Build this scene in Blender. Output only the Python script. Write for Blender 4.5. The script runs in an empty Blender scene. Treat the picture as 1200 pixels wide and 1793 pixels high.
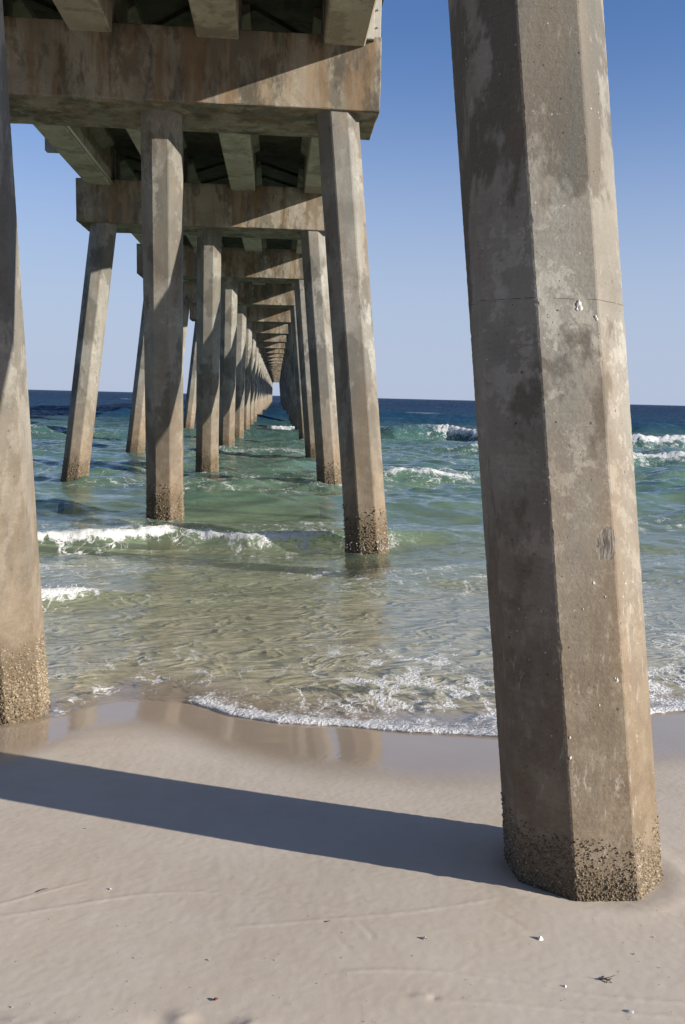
import bpy, math, random
import numpy as np
from mathutils import Matrix, Vector

# ------------------------------------------------------------------ camera, world, sun, exposure
scene = bpy.context.scene
col = scene.collection
CAM_H = 2.258
F_PX, YAW, PITCH, ROLL = 1529.3, 0.0771, -0.1309, 0.0246
Fv = np.array([math.sin(YAW)*math.cos(PITCH), math.cos(YAW)*math.cos(PITCH), math.sin(PITCH)])
Rv = np.cross(Fv, [0, 0, 1.0]); Rv /= np.linalg.norm(Rv)
Uv = np.cross(Rv, Fv)
Rr = math.cos(ROLL)*Rv + math.sin(ROLL)*Uv
Ur = -math.sin(ROLL)*Rv + math.cos(ROLL)*Uv
cam_data = bpy.data.cameras.new('camera')
cam = bpy.data.objects.new('camera', cam_data); col.objects.link(cam)
cam_data.sensor_fit = 'VERTICAL'; cam_data.sensor_height = 36.0
cam_data.lens = 36.0*F_PX/1793.0
cam_data.clip_start = 0.05; cam_data.clip_end = 30000
cam.matrix_world = Matrix(((Rr[0], Ur[0], -Fv[0], 0), (Rr[1], Ur[1], -Fv[1], 0),
                           (Rr[2], Ur[2], -Fv[2], CAM_H), (0, 0, 0, 1)))
scene.camera = cam

SUN = Vector((2.73, -1.24, 1.0)).normalized()          # towards the sun
SUN_EL = math.asin(SUN.z); SUN_AZ = math.atan2(SUN.x, SUN.y)
world = bpy.data.worlds.new('World'); scene.world = world; world.use_nodes = True
wn = world.node_tree.nodes; wl = world.node_tree.links
sky = wn.new('ShaderNodeTexSky'); sky.sky_type = 'NISHITA'; sky.sun_disc = False
sky.sun_elevation = SUN_EL; sky.sun_rotation = SUN_AZ
sky.altitude = 0; sky.air_density = 1.0; sky.dust_density = 0.6; sky.ozone_density = 3.0
HAZE = (4.6, 5.35, 7.0)
bg = wn['Background']; bg.inputs['Strength'].default_value = 0.055
wtc = wn.new('ShaderNodeTexCoord'); wsx = wn.new('ShaderNodeSeparateXYZ'); wl.new(wtc.outputs['Generated'], wsx.inputs[0])
wm = wn.new('ShaderNodeMapRange'); wm.interpolation_type = 'SMOOTHERSTEP'; wl.new(wsx.outputs[2], wm.inputs[0])
wm.inputs[1].default_value = -.02; wm.inputs[2].default_value = .42; wm.inputs[3].default_value = .92; wm.inputs[4].default_value = 0
wmix = wn.new('ShaderNodeMix'); wmix.data_type = 'RGBA'; wl.new(wm.outputs[0], wmix.inputs[0])
wtn = wn.new('ShaderNodeMix'); wtn.data_type = 'RGBA'; wtn.blend_type = 'MULTIPLY'; wtn.inputs[0].default_value = 1.0
wl.new(sky.outputs[0], wtn.inputs[6]); wtn.inputs[7].default_value = (.97, 1.14, 1.50, 1)
wl.new(wtn.outputs[2], wmix.inputs[6]); wmix.inputs[7].default_value = (*HAZE, 1)      # sea haze low in the sky, all round
wl.new(wmix.outputs[2], bg.inputs['Color'])

sun_data = bpy.data.lights.new('sun', 'SUN'); sun_data.energy = 5.0; sun_data.angle = math.radians(0.53)
sun_data.color = (1.0, 0.925, 0.825)
sun_o = bpy.data.objects.new('sun', sun_data); col.objects.link(sun_o)
sun_o.rotation_euler = (-SUN).to_track_quat('-Z', 'Y').to_euler(); sun_o.location = (20, -10, 20)

scene.view_settings.view_transform = 'Standard'; scene.view_settings.look = 'None'
scene.view_settings.exposure = 0.9; scene.view_settings.gamma = 1.0
scene.view_settings.use_curve_mapping = False
scene.cycles.transparent_max_bounces = 8; scene.cycles.max_bounces = 4
scene.cycles.diffuse_bounces = 2; scene.cycles.glossy_bounces = 2; scene.cycles.transmission_bounces = 2

rng = np.random.RandomState(7)
random.seed(7)

# ------------------------------------------------------------------ helpers
def vnoise(x, y, seed=0):
    """value noise on a lattice, smooth, 0..1"""
    xi = np.floor(x).astype(np.int64); yi = np.floor(y).astype(np.int64)
    fx = x-xi; fy = y-yi
    fx = fx*fx*(3-2*fx); fy = fy*fy*(3-2*fy)
    def hsh(a, b):
        h = (a*374761393 + b*668265263 + seed*974634211) & 0xFFFFFFFF
        h = ((h ^ (h >> 13))*1274126177) & 0xFFFFFFFF
        return ((h ^ (h >> 16)) & 0xFFFF)/65535.0
    a = hsh(xi, yi); b = hsh(xi+1, yi); c = hsh(xi, yi+1); d = hsh(xi+1, yi+1)
    return (a*(1-fx)+b*fx)*(1-fy) + (c*(1-fx)+d*fx)*fy

def fbm(x, y, octv=4, seed=0):
    s = 0; a = 0.5; n = 0
    for i in range(octv):
        s = s + a*vnoise(x, y, seed+i*17); n += a
        x = x*2.03+11.3; y = y*2.03+5.7; a *= 0.5
    return s/n

def sstep(a, b, x):
    t = np.clip((x-a)/(b-a), 0, 1); return t*t*(3-2*t)

def mesh_from(name, verts, faces, smooth=False):
    me = bpy.data.meshes.new(name); me.from_pydata([tuple(v) for v in verts], [], faces); me.update()
    if smooth: me.polygons.foreach_set('use_smooth', [True]*len(me.polygons))
    return me

def grid_mesh(name, X, Y, Z, attrs=None):
    ny, nx = X.shape
    me = bpy.data.meshes.new(name)
    nv = nx*ny; co = np.empty((nv, 3), np.float32)
    co[:, 0] = X.ravel(); co[:, 1] = Y.ravel(); co[:, 2] = Z.ravel()
    idx = np.arange(nv, dtype=np.int32).reshape(ny, nx)
    q = np.stack([idx[:-1, :-1], idx[:-1, 1:], idx[1:, 1:], idx[1:, :-1]], -1).reshape(-1, 4)
    nf = len(q)
    me.vertices.add(nv); me.vertices.foreach_set('co', co.ravel())
    me.loops.add(nf*4); me.loops.foreach_set('vertex_index', q.ravel())
    me.polygons.add(nf)
    me.polygons.foreach_set('loop_start', np.arange(0, nf*4, 4, dtype=np.int32))
    me.polygons.foreach_set('loop_total', np.full(nf, 4, np.int32))
    me.polygons.foreach_set('use_smooth', np.ones(nf, bool))
    for k, v in (attrs or {}).items():
        at = me.attributes.new(k, 'FLOAT', 'POINT'); at.data.foreach_set('value', v.astype(np.float32).ravel())
    me.update(); me.validate()
    return me

def add(name, me, mat=None, parent=None, loc=(0, 0, 0)):
    o = bpy.data.objects.new(name, me); col.objects.link(o); o.location = loc
    if mat is not None and me is not None:
        if not me.materials: me.materials.append(mat)
    if parent: o.parent = parent
    return o

def tag(o, label=None, cat=None, group=None, kind=None):
    if label: o['label'] = label
    if cat: o['category'] = cat
    if group: o['group'] = group
    if kind: o['kind'] = kind
    return o

class NT:
    """small node-tree writer"""
    def __init__(s, name):
        s.m = bpy.data.materials.new(name); s.m.use_nodes = True
        s.t = s.m.node_tree; s.t.nodes.clear()
        s.out = s.t.nodes.new('ShaderNodeOutputMaterial')
    def n(s, typ, **kw):
        nd = s.t.nodes.new('ShaderNode'+typ)
        for k, v in kw.items(): setattr(nd, k, v)
        return nd
    def lk(s, a, b): s.t.links.new(a, b)
    def val(s, sock, v):
        if hasattr(v, 'is_linked') or isinstance(v, bpy.types.NodeSocket): s.lk(v, sock)
        else: sock.default_value = v
    def math(s, op, a, b=None, c=None, clamp=False):
        nd = s.n('Math', operation=op, use_clamp=clamp)
        s.val(nd.inputs[0], a)
        if b is not None: s.val(nd.inputs[1], b)
        if c is not None: s.val(nd.inputs[2], c)
        return nd.outputs[0]
    def mapr(s, v, a, b, c=0.0, d=1.0, smooth=True):
        nd = s.n('MapRange', interpolation_type='SMOOTHSTEP' if smooth else 'LINEAR')
        s.val(nd.inputs[0], v)
        for i, x in enumerate((a, b, c, d)): s.val(nd.inputs[i+1], x)
        return nd.outputs[0]
    def mix(s, f, a, b, mode='MIX'):
        nd = s.n('Mix', data_type='RGBA', blend_type=mode)
        s.val(nd.inputs[0], f)
        for i, x in ((6, a), (7, b)):
            if isinstance(x, tuple): nd.inputs[i].default_value = (*x, 1.0) if len(x) == 3 else x
            else: s.lk(x, nd.inputs[i])
        return nd.outputs[2]
    def noise(s, vec, scale, detail=4, rough=0.55, dim='3D', dist=0.0):
        nd = s.n('TexNoise', noise_dimensions=dim)
        s.lk(vec, nd.inputs['Vector']); nd.inputs['Scale'].default_value = scale
        nd.inputs['Detail'].default_value = detail; nd.inputs['Roughness'].default_value = rough
        nd.inputs['Distortion'].default_value = dist
        return nd.outputs['Fac']
    def voro(s, vec, scale, feature='F1', rnd=1.0):
        nd = s.n('TexVoronoi', feature=feature)
        s.lk(vec, nd.inputs['Vector']); nd.inputs['Scale'].default_value = scale
        nd.inputs['Randomness'].default_value = rnd
        return nd
    def vscale(s, vec, sc, off=None):
        nd = s.n('VectorMath', operation='MULTIPLY'); s.lk(vec, nd.inputs[0]); nd.inputs[1].default_value = sc
        r = nd.outputs[0]
        if off is not None:
            n2 = s.n('VectorMath', operation='ADD'); s.lk(r, n2.inputs[0]); s.val(n2.inputs[1], off); r = n2.outputs[0]
        return r
    def bump(s, h, strength=0.3, dist=0.01, normal=None):
        nd = s.n('Bump'); s.lk(h, nd.inputs['Height'])
        s.val(nd.inputs['Strength'], strength); nd.inputs['Distance'].default_value = dist
        if normal is not None: s.lk(normal, nd.inputs['Normal'])
        return nd.outputs[0]
    def pbsdf(s, color, rough=0.9, normal=None, spec=0.3):
        b = s.n('BsdfPrincipled')
        if isinstance(color, tuple): b.inputs['Base Color'].default_value = (*color, 1)
        else: s.lk(color, b.inputs['Base Color'])
        s.val(b.inputs['Roughness'], rough)
        s.val(b.inputs['Specular IOR Level'], spec)
        if normal is not None: s.lk(normal, b.inputs['Normal'])
        return b
    def done(s, shader):
        s.lk(shader, s.out.inputs['Surface']); return s.m

# ------------------------------------------------------------------ terrain functions
Y1, S = 13.318, 9.363                       # front face of bent 1, bent spacing
SW_X = np.array([-60, -20, -9, -5, -3.2, -2.2, -1.9, -1.53, -1.19, -.69, -.45, -.32, .1, .49, .95, 1.51, 2.0, 2.5, 2.85, 3.1, 4, 6, 9, 20, 60.])
SW_Y = np.array([5.8, 6.1, 5.7, 6.3, 6.0, 6.2, 6.08, 6.10, 6.62, 6.5, 6.3, 6.14, 5.93, 5.83, 5.68, 5.52, 5.55, 5.85, 6.08, 6.13, 5.9, 6.2, 5.7, 6.1, 5.8])
def swash(x):
    base = np.interp(x, SW_X, SW_Y)
    return base + 0.05*(fbm(x*2.2, x*0+3.1, 3, 5)-.5) + 0.03*(fbm(x*9, x*0+7.1, 2, 9)-.5)

PROF_Y = np.array([-400, -60, -20, -6, 0, 3.2, 6.2, 9, 13.5, 25, 60, 120, 400, 9000.])
PROF_Z = np.array([3.0, 2.6, 2.2, 1.15, .62, .29, -.075, -.20, -.42, -.95, -2.1, -4.6, -8, -12.])
def sand_h(x, y):
    z = sum(np.interp(y+o, PROF_Y, PROF_Z) for o in (-.7, -.5, -.3, -.1, .1, .3, .5, .7))/8
    k = np.clip(1-np.abs(y-3)/30, 0, 1)
    z = z + k*0.05*(fbm(x*.35+3, y*.35, 3, 21)-.5)
    return z
def pile_xy(kind, z, k):
    yb = Y1+(k-1)*S
    T, B = PILE[kind]; t = z/ZB
    return B[0]+(T[0]-B[0])*t, yb+B[1]+(T[1]-B[1])*t
ZB, ZT = 6.394, 7.419
PILE = {'c': ((-1.797, .70), (-1.958, 2.28)), 'r': ((.836, .343), (1.373, -.5105)), 'l': ((-4.402, .387), (-5.064, -.318))}
W8 = 0.61
def octo(hw):
    a = hw*math.tan(math.pi/8)
    return [(-a, -hw), (a, -hw), (hw, -a), (hw, a), (a, hw), (-a, hw), (-hw, a), (-hw, -a)]

# ------------------------------------------------------------------ materials
def mat_sand():
    t = NT('sand'); g = t.n('NewGeometry'); P = g.outputs['Position']
    wet = t.n('Attribute', attribute_name='wet').outputs['Fac']
    bed = t.n('Attribute', attribute_name='bed').outputs['Fac']
    n1 = t.noise(P, 1.3, 5, .6); n2 = t.noise(P, 7, 4, .6); n3 = t.noise(P, 420, 1, .7); n4 = t.noise(P, 60, 2, .6)
    c = t.mix(t.mapr(n1, .3, .7), (.475, .403, .322), (.525, .463, .382))
    c = t.mix(t.mapr(n2, .35, .7, 0, .35), c, (.555, .50, .43))
    c = t.mix(t.mapr(n3, .45, .75, 0, .3), c, (.34, .295, .25))
    sp = t.voro(P, 95); spk = t.mapr(sp.outputs['Distance'], .05, .10, 1, 0)
    spk = t.math('MULTIPLY', spk, t.mapr(t.noise(P, 13, 2), .55, .72))
    c = t.mix(t.math('MULTIPLY', spk, .6), c, (.20, .16, .12))
    c = t.mix(t.math('MULTIPLY', wet, .75), c, (.285, .215, .148))
    c = t.mix(bed, c, (.51, .45, .315))
    caustic_mottle = t.noise(t.vscale(P, (1, 2.2, 1)), 2.2, 4, .6, dist=1.5)
    c = t.mix(t.math('MULTIPLY', bed, t.mapr(caustic_mottle, .40, .62, 0, .8)), c, (.31, .28, .155))  # caustic light under water imitated by pale and olive mottling in the bed colour
    h = t.math('ADD', t.math('MULTIPLY', n3, .8), t.math('MULTIPLY', n4, .45))
    dry = t.math('SUBTRACT', 1.0, wet)
    bs = t.math('MULTIPLY_ADD', dry, .13, .004)
    rg = t.math('ABSOLUTE', t.math('SUBTRACT', t.noise(t.vscale(P, (1, 1.5, 1)), 1.9, 2, .5, dist=1.0), .5))
    rb = t.mapr(rg, 0, .16, 1, 0, smooth=False)
    nr = t.bump(h, bs, .012)
    nr = t.bump(rb, t.math('MULTIPLY', bed, .32), .07, nr)      # ripple marks of the sea bed
    rough = t.math('MAXIMUM', t.math('MULTIPLY_ADD', wet, -.84, .90), t.math('MULTIPLY', bed, .8))
    b = t.pbsdf(c, rough, nr, t.math('MULTIPLY_ADD', wet, .35, .2))
    return t.done(b.outputs[0])

def mat_sea():
    t = NT('sea_water'); g = t.n('NewGeometry'); P = g.outputs['Position']
    dep = t.n('Attribute', attribute_name='depth').outputs['Fac']
    foam = t.n('Attribute', attribute_name='foam').outputs['Fac']
    lace = t.n('Attribute', attribute_name='lace').outputs['Fac']
    far = t.n('Attribute', attribute_name='far').outputs['Fac']
    # ripples that are smaller than the mesh
    Pw = t.vscale(P, (1, 1.7, 1))
    r1 = t.noise(Pw, 6.5, 3, .6, dist=.5); r3 = t.noise(t.vscale(P, (1, 1.9, 1)), .9, 2, .62, dist=.3)
    h = r1
    near_s = t.mapr(far, 0, .5, .40, .3)
    nr = t.bump(h, near_s, .05)
    nr = t.bump(r3, t.mapr(far, .03, .5, .0, .8), .9, nr)
    # colour of the water body by depth
    ramp = t.n('ValToRGB'); t.lk(t.math('DIVIDE', dep, 7.0), ramp.inputs[0])
    e = ramp.color_ramp.elements
    e[0].position = 0; e[0].color = (.28, .28, .175, 1)
    e[1].position = 1; e[1].color = (.004, .024, .062, 1)
    for p, c in ((.06, (.205, .265, .175)), (.14, (.12, .205, .150)), (.28, (.050, .115, .098)), (.46, (.012, .046, .082))):
        x = e.new(p); x.color = (*c, 1)
    body = t.n('BsdfDiffuse'); t.lk(ramp.outputs[0], body.inputs['Color'])
    # clear water: tint grows with depth
    tr = t.n('BsdfTransparent')
    tint = t.mix(t.mapr(dep, 0, 1.0), (1, 1, 1), (.55, .76, .62)); t.lk(tint, tr.inputs['Color'])
    turb = t.math('SUBTRACT', 1.0, t.math('POWER', 2.718, t.math('MULTIPLY', dep, -.85)))
    under = t.n('MixShader'); t.lk(turb, under.inputs[0]); t.lk(tr.outputs[0], under.inputs[1]); t.lk(body.outputs[0], under.inputs[2])
    gl = t.n('BsdfGlossy'); gl.inputs['Color'].default_value = (1, 1, 1, 1)
    t.lk(t.mapr(far, 0, 1, .045, .20), gl.inputs['Roughness']); t.lk(nr, gl.inputs['Normal'])
    dt = t.n('VectorMath', operation='DOT_PRODUCT'); t.lk(nr, dt.inputs[0]); t.lk(g.outputs['Incoming'], dt.inputs[1])
    fsn = t.math('MULTIPLY_ADD', t.math('POWER', t.math('SUBTRACT', 1.0, t.math('ABSOLUTE', dt.outputs['Value']), clamp=True), 5.0), .98, .02)
    wat = t.n('MixShader'); t.lk(t.math('MULTIPLY', fsn, t.mapr(far, 0, .7, .95, .30)), wat.inputs[0]); t.lk(under.outputs[0], wat.inputs[1]); t.lk(gl.outputs[0], wat.inputs[2])
    # foam
    nz = t.noise(t.vscale(P, (1, .9, 1)), 9, 4, .70, dist=.5); nz2 = t.noise(P, 38, 2, .65)
    fsum = t.math('ADD', t.math('MULTIPLY', nz, .65), t.math('MULTIPLY', nz2, .35))
    thr = t.math('SUBTRACT', .84, t.math('MULTIPLY', foam, .575))
    solid = t.mapr(t.math('SUBTRACT', fsum, thr), -.09, .13)
    solid = t.math('MULTIPLY', solid, t.mapr(foam, .02, .15))
    warp = t.n('TexNoise'); t.lk(P, warp.inputs['Vector']); warp.inputs['Scale'].default_value = 2.3; warp.inputs['Detail'].default_value = 3
    wv = t.n('VectorMath', operation='MULTIPLY_ADD'); t.lk(warp.outputs['Color'], wv.inputs[0]); wv.inputs[1].default_value = (.7, .7, .0); t.lk(t.vscale(P, (1, .75, 0)), wv.inputs[2])
    v1 = t.voro(wv.outputs[0], 3.6, 'DISTANCE_TO_EDGE'); v2 = t.voro(wv.outputs[0], 10, 'DISTANCE_TO_EDGE')
    wid = t.math('MULTIPLY', t.math('MULTIPLY', lace, t.mapr(t.noise(P, 3.1, 2, .65), .36, .66)), .19)
    l1 = t.mapr(t.math('SUBTRACT', wid, v1.outputs['Distance']), -.01, .06)
    l2 = t.mapr(t.math('SUBTRACT', t.math('MULTIPLY', wid, .9), v2.outputs['Distance']), -.01, .07)
    lc = t.math('MAXIMUM', l1, t.math('MULTIPLY', l2, .8))
    lc = t.math('MULTIPLY', lc, t.mapr(nz2, .3, .55, .25, .95))
    ft = t.math('MAXIMUM', solid, lc, clamp=True)
    fcol = t.mix(t.mapr(nz2, .35, .65), (.70, .71, .70), (.84, .84, .83))
    fb = t.n('BsdfDiffuse'); t.lk(fcol, fb.inputs['Color']); t.lk(t.bump(nz2, .5, .04), fb.inputs['Normal'])
    ftr = t.n('BsdfTranslucent'); t.lk(fcol, ftr.inputs['Color'])
    fm = t.n('MixShader'); fm.inputs[0].default_value = .3; t.lk(fb.outputs[0], fm.inputs[1]); t.lk(ftr.outputs[0], fm.inputs[2])
    fin = t.n('MixShader'); t.lk(ft, fin.inputs[0]); t.lk(wat.outputs[0], fin.inputs[1]); t.lk(fm.outputs[0], fin.inputs[2])
    return t.done(fin.outputs[0])

def mat_concrete(name, light=(.236, .228, .200), mid=(.176, .170, .149), dark=(.086, .083, .072), tide=True, streak=0.0, near=False, moss=0.0):
    t = NT(name); g = t.n('NewGeometry'); oi = t.n('ObjectInfo')
    off = t.n('CombineXYZ'); r = t.math('MULTIPLY', oi.outputs['Random'], 60.0)
    t.lk(r, off.inputs[0]); t.lk(r, off.inputs[1]); t.lk(t.math('MULTIPLY', oi.outputs['Random'], 13.0), off.inputs[2])
    W = g.outputs['Position']
    P = t.vscale(W, (1, 1, 1), off.outputs[0])
    sx = t.n('SeparateXYZ'); t.lk(W, sx.inputs[0]); Z = sx.outputs[2]
    a = t.noise(P, 1.6, 4, .62, dist=.3); b = t.noise(P, 6.5, 6, .75, dist=.2); f = t.noise(P, 46, 2, .65); ff = t.noise(P, 190, 1, .6)
    c = t.mix(t.mapr(a, .35, .62), mid, light)
    bl = t.mapr(b, .52, .57, 0, 1)                                   # pale scaly patches
    pt = t.mapr(t.noise(P, .8, 3, .5), .42, .58)
    c = t.mix(t.math('MULTIPLY', t.math('MULTIPLY', bl, pt), .8 if near else .5), c, tuple(min(.62, x*1.4) for x in light))
    c = t.mix(t.mapr(t.noise(t.vscale(P, (1, 1, .55)), 1.3, 6, .68, dist=.15), .485 if near else .50, .535 if near else .56, 0, .85 if near else .72), c, dark)
    if tide:
        zz = t.math('ADD', Z, t.math('MULTIPLY_ADD', t.noise(t.vscale(P, (3, 3, .5)), 1.3, 4, .6), 2.4, -1.2))
        c = t.mix(t.mapr(zz, .5, 2.9, .84 if near else .78, 0), c, t.mix(t.mapr(b, .35, .65), (.142, .098, .058), (.208, .158, .102)))
        z2 = t.math('ADD', Z, t.math('MULTIPLY_ADD', t.noise(P, 6, 4, .6), .35, -.17))
        c = t.mix(t.mapr(z2, .28 if near else .36, .52 if near else .66, .85, 0), c, (.085, .064, .038))
    if streak > 0:
        st = t.noise(t.vscale(P, (1, 1, .10)), 4.2, 4, .62)
        st2 = t.noise(t.vscale(P, (1, 1, .13), (9.1, 3.3, 1.7)), 2.6, 4, .66)
        st3 = t.noise(t.vscale(P, (1, 1, .33), (1.7, 13.3, 5.7)), 2.2, 6, .70)
        c = t.mix(t.math('MULTIPLY', t.mapr(st, .46, .62), .75*streak), c, (.18, .112, .055))
        c = t.mix(t.math('MULTIPLY', t.mapr(st2, .50, .66), .6*streak), c, (.30, .245, .18))
        c = t.mix(t.math('MULTIPLY', t.mapr(st3, .50, .60), .65*streak), c, (.06, .052, .038))
    if moss > 0:
        c = t.mix(t.mapr(t.noise(P, 1.8, 5, .6), .3, .7, .1, moss), c, (.24, .225, .14))
    # air holes left by the casting
    vo = t.voro(P, 15.0); hol = t.mapr(vo.outputs['Distance'], .06, .10, 1, 0)
    keep = t.n('SeparateColor'); t.lk(vo.outputs['Color'], keep.inputs[0])
    hol = t.math('MULTIPLY', hol, t.math('GREATER_THAN', keep.outputs[0], .60))
    vo2 = t.voro(P, 42.0); hol2 = t.mapr(vo2.outputs['Distance'], .09, .15, 1, 0)
    k2 = t.n('SeparateColor'); t.lk(vo2.outputs['Color'], k2.inputs[0])
    hol2 = t.math('MULTIPLY', hol2, t.math('GREATER_THAN', k2.outputs[0], .78))
    if near:      # flecks of lime and old shell
        fl = t.math('MULTIPLY', t.mapr(vo2.outputs['Distance'], .12, .2, 1, 0), t.math('GREATER_THAN', k2.outputs[1], .86))
        c = t.mix(t.math('MULTIPLY', fl, t.mapr(t.noise(P, 3.3, 2), .45, .6, 0, .85)), c, (.48, .45, .39))
    hol = t.math('MAXIMUM', hol, hol2)
    c = t.mix(t.math('MULTIPLY', hol, .8), c, (.05, .042, .036))
    c = t.mix(t.mapr(f, .3, .7, .0, .30), c, t.mix(.5, c, (.10, .09, .08)))
    c = t.mix(t.mapr(ff, .62, .75, 0, .3), c, (.38, .355, .31))
    hgt = t.math('MULTIPLY', f, .9)
    hgt = t.math('SUBTRACT', hgt, t.math('MULTIPLY', hol, 1.4))
    if near:
        tc = t.n('TexCoord'); so = t.n('SeparateXYZ'); t.lk(tc.outputs['Object'], so.inputs[0])
        # casting joint that runs round the pile
        jz = t.math('ADD', Z, t.math('MULTIPLY_ADD', t.noise(P, 9, 3), .012, -.006))
        jd = t.math('ABSOLUTE', t.math('SUBTRACT', jz, 2.67))
        jm = t.math('MULTIPLY', t.mapr(jd, .0006, .0026, 1, 0), t.mapr(t.noise(P, 22, 2), .4, .55))
        c = t.mix(t.math('MULTIPLY', jm, .85), c, (.08, .06, .045)); hgt = t.math('SUBTRACT', hgt, t.math('MULTIPLY', jm, 1.0))
        # lime runs and scratches
        lr = t.noise(t.vscale(P, (1, 1, .22), (3.3, 1.1, .2)), 30, 5, .75, dist=.4)
        gate = t.math('MULTIPLY', t.mapr(t.noise(P, 2.4, 3), .46, .56), t.mapr(Z, .6, 2.4, 1.0, .45))
        c = t.mix(t.math('MULTIPLY', t.mapr(lr, .56, .68, 0, .6), gate), c, (.40, .37, .32))
        # long hairline crack
        crx = t.math('ADD', so.outputs[0], t.math('MULTIPLY_ADD', t.noise(t.vscale(P, (1, 1, 1)), 5, 5, .7), .10, -.05))
        cm = t.math('MULTIPLY', t.mapr(t.math('ABSOLUTE', t.math('ADD', crx, -.985)), .0008, .003, 1, 0), t.mapr(Z, 2.72, 2.8))
        c = t.mix(t.math('MULTIPLY', cm, .6), c, (.12, .10, .085))
        # the scraped patch with upright grooves
        wx = t.noise(P, 16, 4, .6)
        ex = t.math('DIVIDE', t.math('ADD', so.outputs[0], t.math('MULTIPLY_ADD', wx, .16, -(1.328+.08))), .040)
        ez = t.math('DIVIDE', t.math('ADD', Z, t.math('MULTIPLY_ADD', wx, .20, -(1.70+.10))), .065)
        el = t.math('ADD', t.math('POWER', ex, 2.0), t.math('POWER', ez, 2.0))
        ym = t.math('LESS_THAN', so.outputs[1], 3.9)
        em = t.math('MULTIPLY', t.mapr(el, .75, 1.1, 1, 0), ym)
        gro = t.noise(t.vscale(P, (1, 1, .04)), 110, 2, .6)
        c = t.mix(t.math('MULTIPLY', em, .75), c, t.mix(t.mapr(gro, .4, .6), (.05, .045, .04), (.20, .185, .16)))
        hgt = t.math('SUBTRACT', hgt, t.math('MULTIPLY', em, t.math('MULTIPLY', gro, 1.5)))
    nr = t.bump(hgt, .30, .010)
    return t.done(t.pbsdf(c, .93, nr, .18).outputs[0])

def mat_plain(name, color, rough=.8, nscale=30, amp=.35, bump=.3, spec=.3):
    t = NT(name); g = t.n('NewGeometry'); P = g.outputs['Position']
    n1 = t.noise(P, nscale, 5, .65)
    c = t.mix(t.mapr(n1, .3, .7, 0, amp), color, tuple(x*.45 for x in color))
    return t.done(t.pbsdf(c, rough, t.bump(n1, bump, .01), spec).outputs[0])

def mat_barnacle():
    t = NT('barnacles'); at = t.n('Attribute', attribute_name='tone').outputs['Fac']
    rp = t.n('ValToRGB'); t.lk(at, rp.inputs[0]); e = rp.color_ramp.elements
    e[0].color = (.055, .042, .028, 1); e[1].color = (.43, .38, .30, 1)
    x = e.new(.4); x.color = (.16, .12, .075, 1); x = e.new(.75); x.color = (.29, .235, .16, 1)
    g = t.n('NewGeometry'); n1 = t.noise(g.outputs['Position'], 160, 3)
    c = t.mix(t.mapr(n1, .3, .7, 0, .5), rp.outputs[0], (.07, .055, .035))
    return t.done(t.pbsdf(c, .85, t.bump(n1, .5, .006), .25).outputs[0])

M = {}
M['sand'] = mat_sand(); M['sea'] = mat_sea()
M['pile'] = mat_concrete('pile_concrete', streak=.30)
M['near'] = mat_concrete('near_pile_concrete', near=True, streak=.22)
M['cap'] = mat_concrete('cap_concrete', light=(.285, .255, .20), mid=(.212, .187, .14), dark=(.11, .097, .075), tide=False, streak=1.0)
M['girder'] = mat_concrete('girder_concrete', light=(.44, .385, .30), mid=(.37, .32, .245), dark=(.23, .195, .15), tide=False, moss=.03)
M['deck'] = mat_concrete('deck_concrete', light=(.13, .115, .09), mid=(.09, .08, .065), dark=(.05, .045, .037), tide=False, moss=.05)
M['barn'] = mat_barnacle()
M['steel'] = mat_plain('galvanised_steel', (.25, .25, .24), .6, 40)
M['block'] = mat_plain('pale_concrete', (.36, .345, .30), .8, 12, .3, .2)
M['pvc'] = mat_plain('conduit_plastic', (.55, .52, .43), .5, 20, .25, .05)
M['pad'] = mat_plain('rubber_pad', (.05, .06, .045), .8)
M['lime'] = mat_plain('lime_white', (.55, .53, .48), .9, 60, .25, .6)
M['shell'] = mat_plain('shell', (.74, .69, .62), .5, 60, .3, .2, .5)
M['twig'] = mat_plain('dark_wood', (.085, .058, .038), .9, 80)
M['leaf'] = mat_plain('dry_leaf', (.20, .045, .03), .7, 90)

# ------------------------------------------------------------------ beach and sea bed: one sheet
def axis(parts):
    out = [np.array([parts[0][0]])]
    for a, b, n, g in parts:
        t = np.linspace(0, 1, n+1)[1:]
        if g != 1: t = (np.power(g, t)-1)/(g-1)
        out.append(a+(b-a)*t)
    return np.concatenate(out)
gx = axis([(-4000, -40, 22, .01), (-40, -2.3, 70, .06), (-2.3, 2.7, 430, 1), (2.7, 40, 70, 16), (40, 4000, 22, 100)])
gy = axis([(-400, -8, 20, .02), (-8, 2.2, 80, .08), (2.2, 6.6, 400, 1), (6.6, 40, 150, 6), (40, 9000, 60, 300)])
X, Y = np.meshgrid(gx, gy)
Z = sand_h(X, Y)
d_sw = Y - swash(X)
dryz = sstep(-.3, -1.2, d_sw)
fine = sstep(1.0, 2.2, Y)*sstep(7.5, 6.0, Y)*sstep(4.0, 2.6, np.abs(X))
# gentle relief left by the last wave, faint run-off grooves, footprints at the near edge
Z += fine*dryz*(.004*(fbm(X*1.1, Y*1.3, 2, 31)-.5) + .0009*(fbm(X*26, Y*5, 3, 33)-.5)*sstep(.45, .65, fbm(X*1.2, Y*1.2, 2, 35)) + .0016*(fbm(X*60, Y*60, 2, 37)-.5))
def swash_mark(x0, x1, fy, amp=.0035, w=.008, seed=1):
    global Z
    yy = fy(X) + .02*(fbm(X*5, X*0+seed, 3, 41+seed)-.5)
    m = sstep(x0, x0+.12, X)*sstep(x1, x1-.12, X)
    dd = Y-yy
    Z += m*amp*np.exp(-(dd/w)**2)*np.where(dd > 0, .6, 1)
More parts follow.
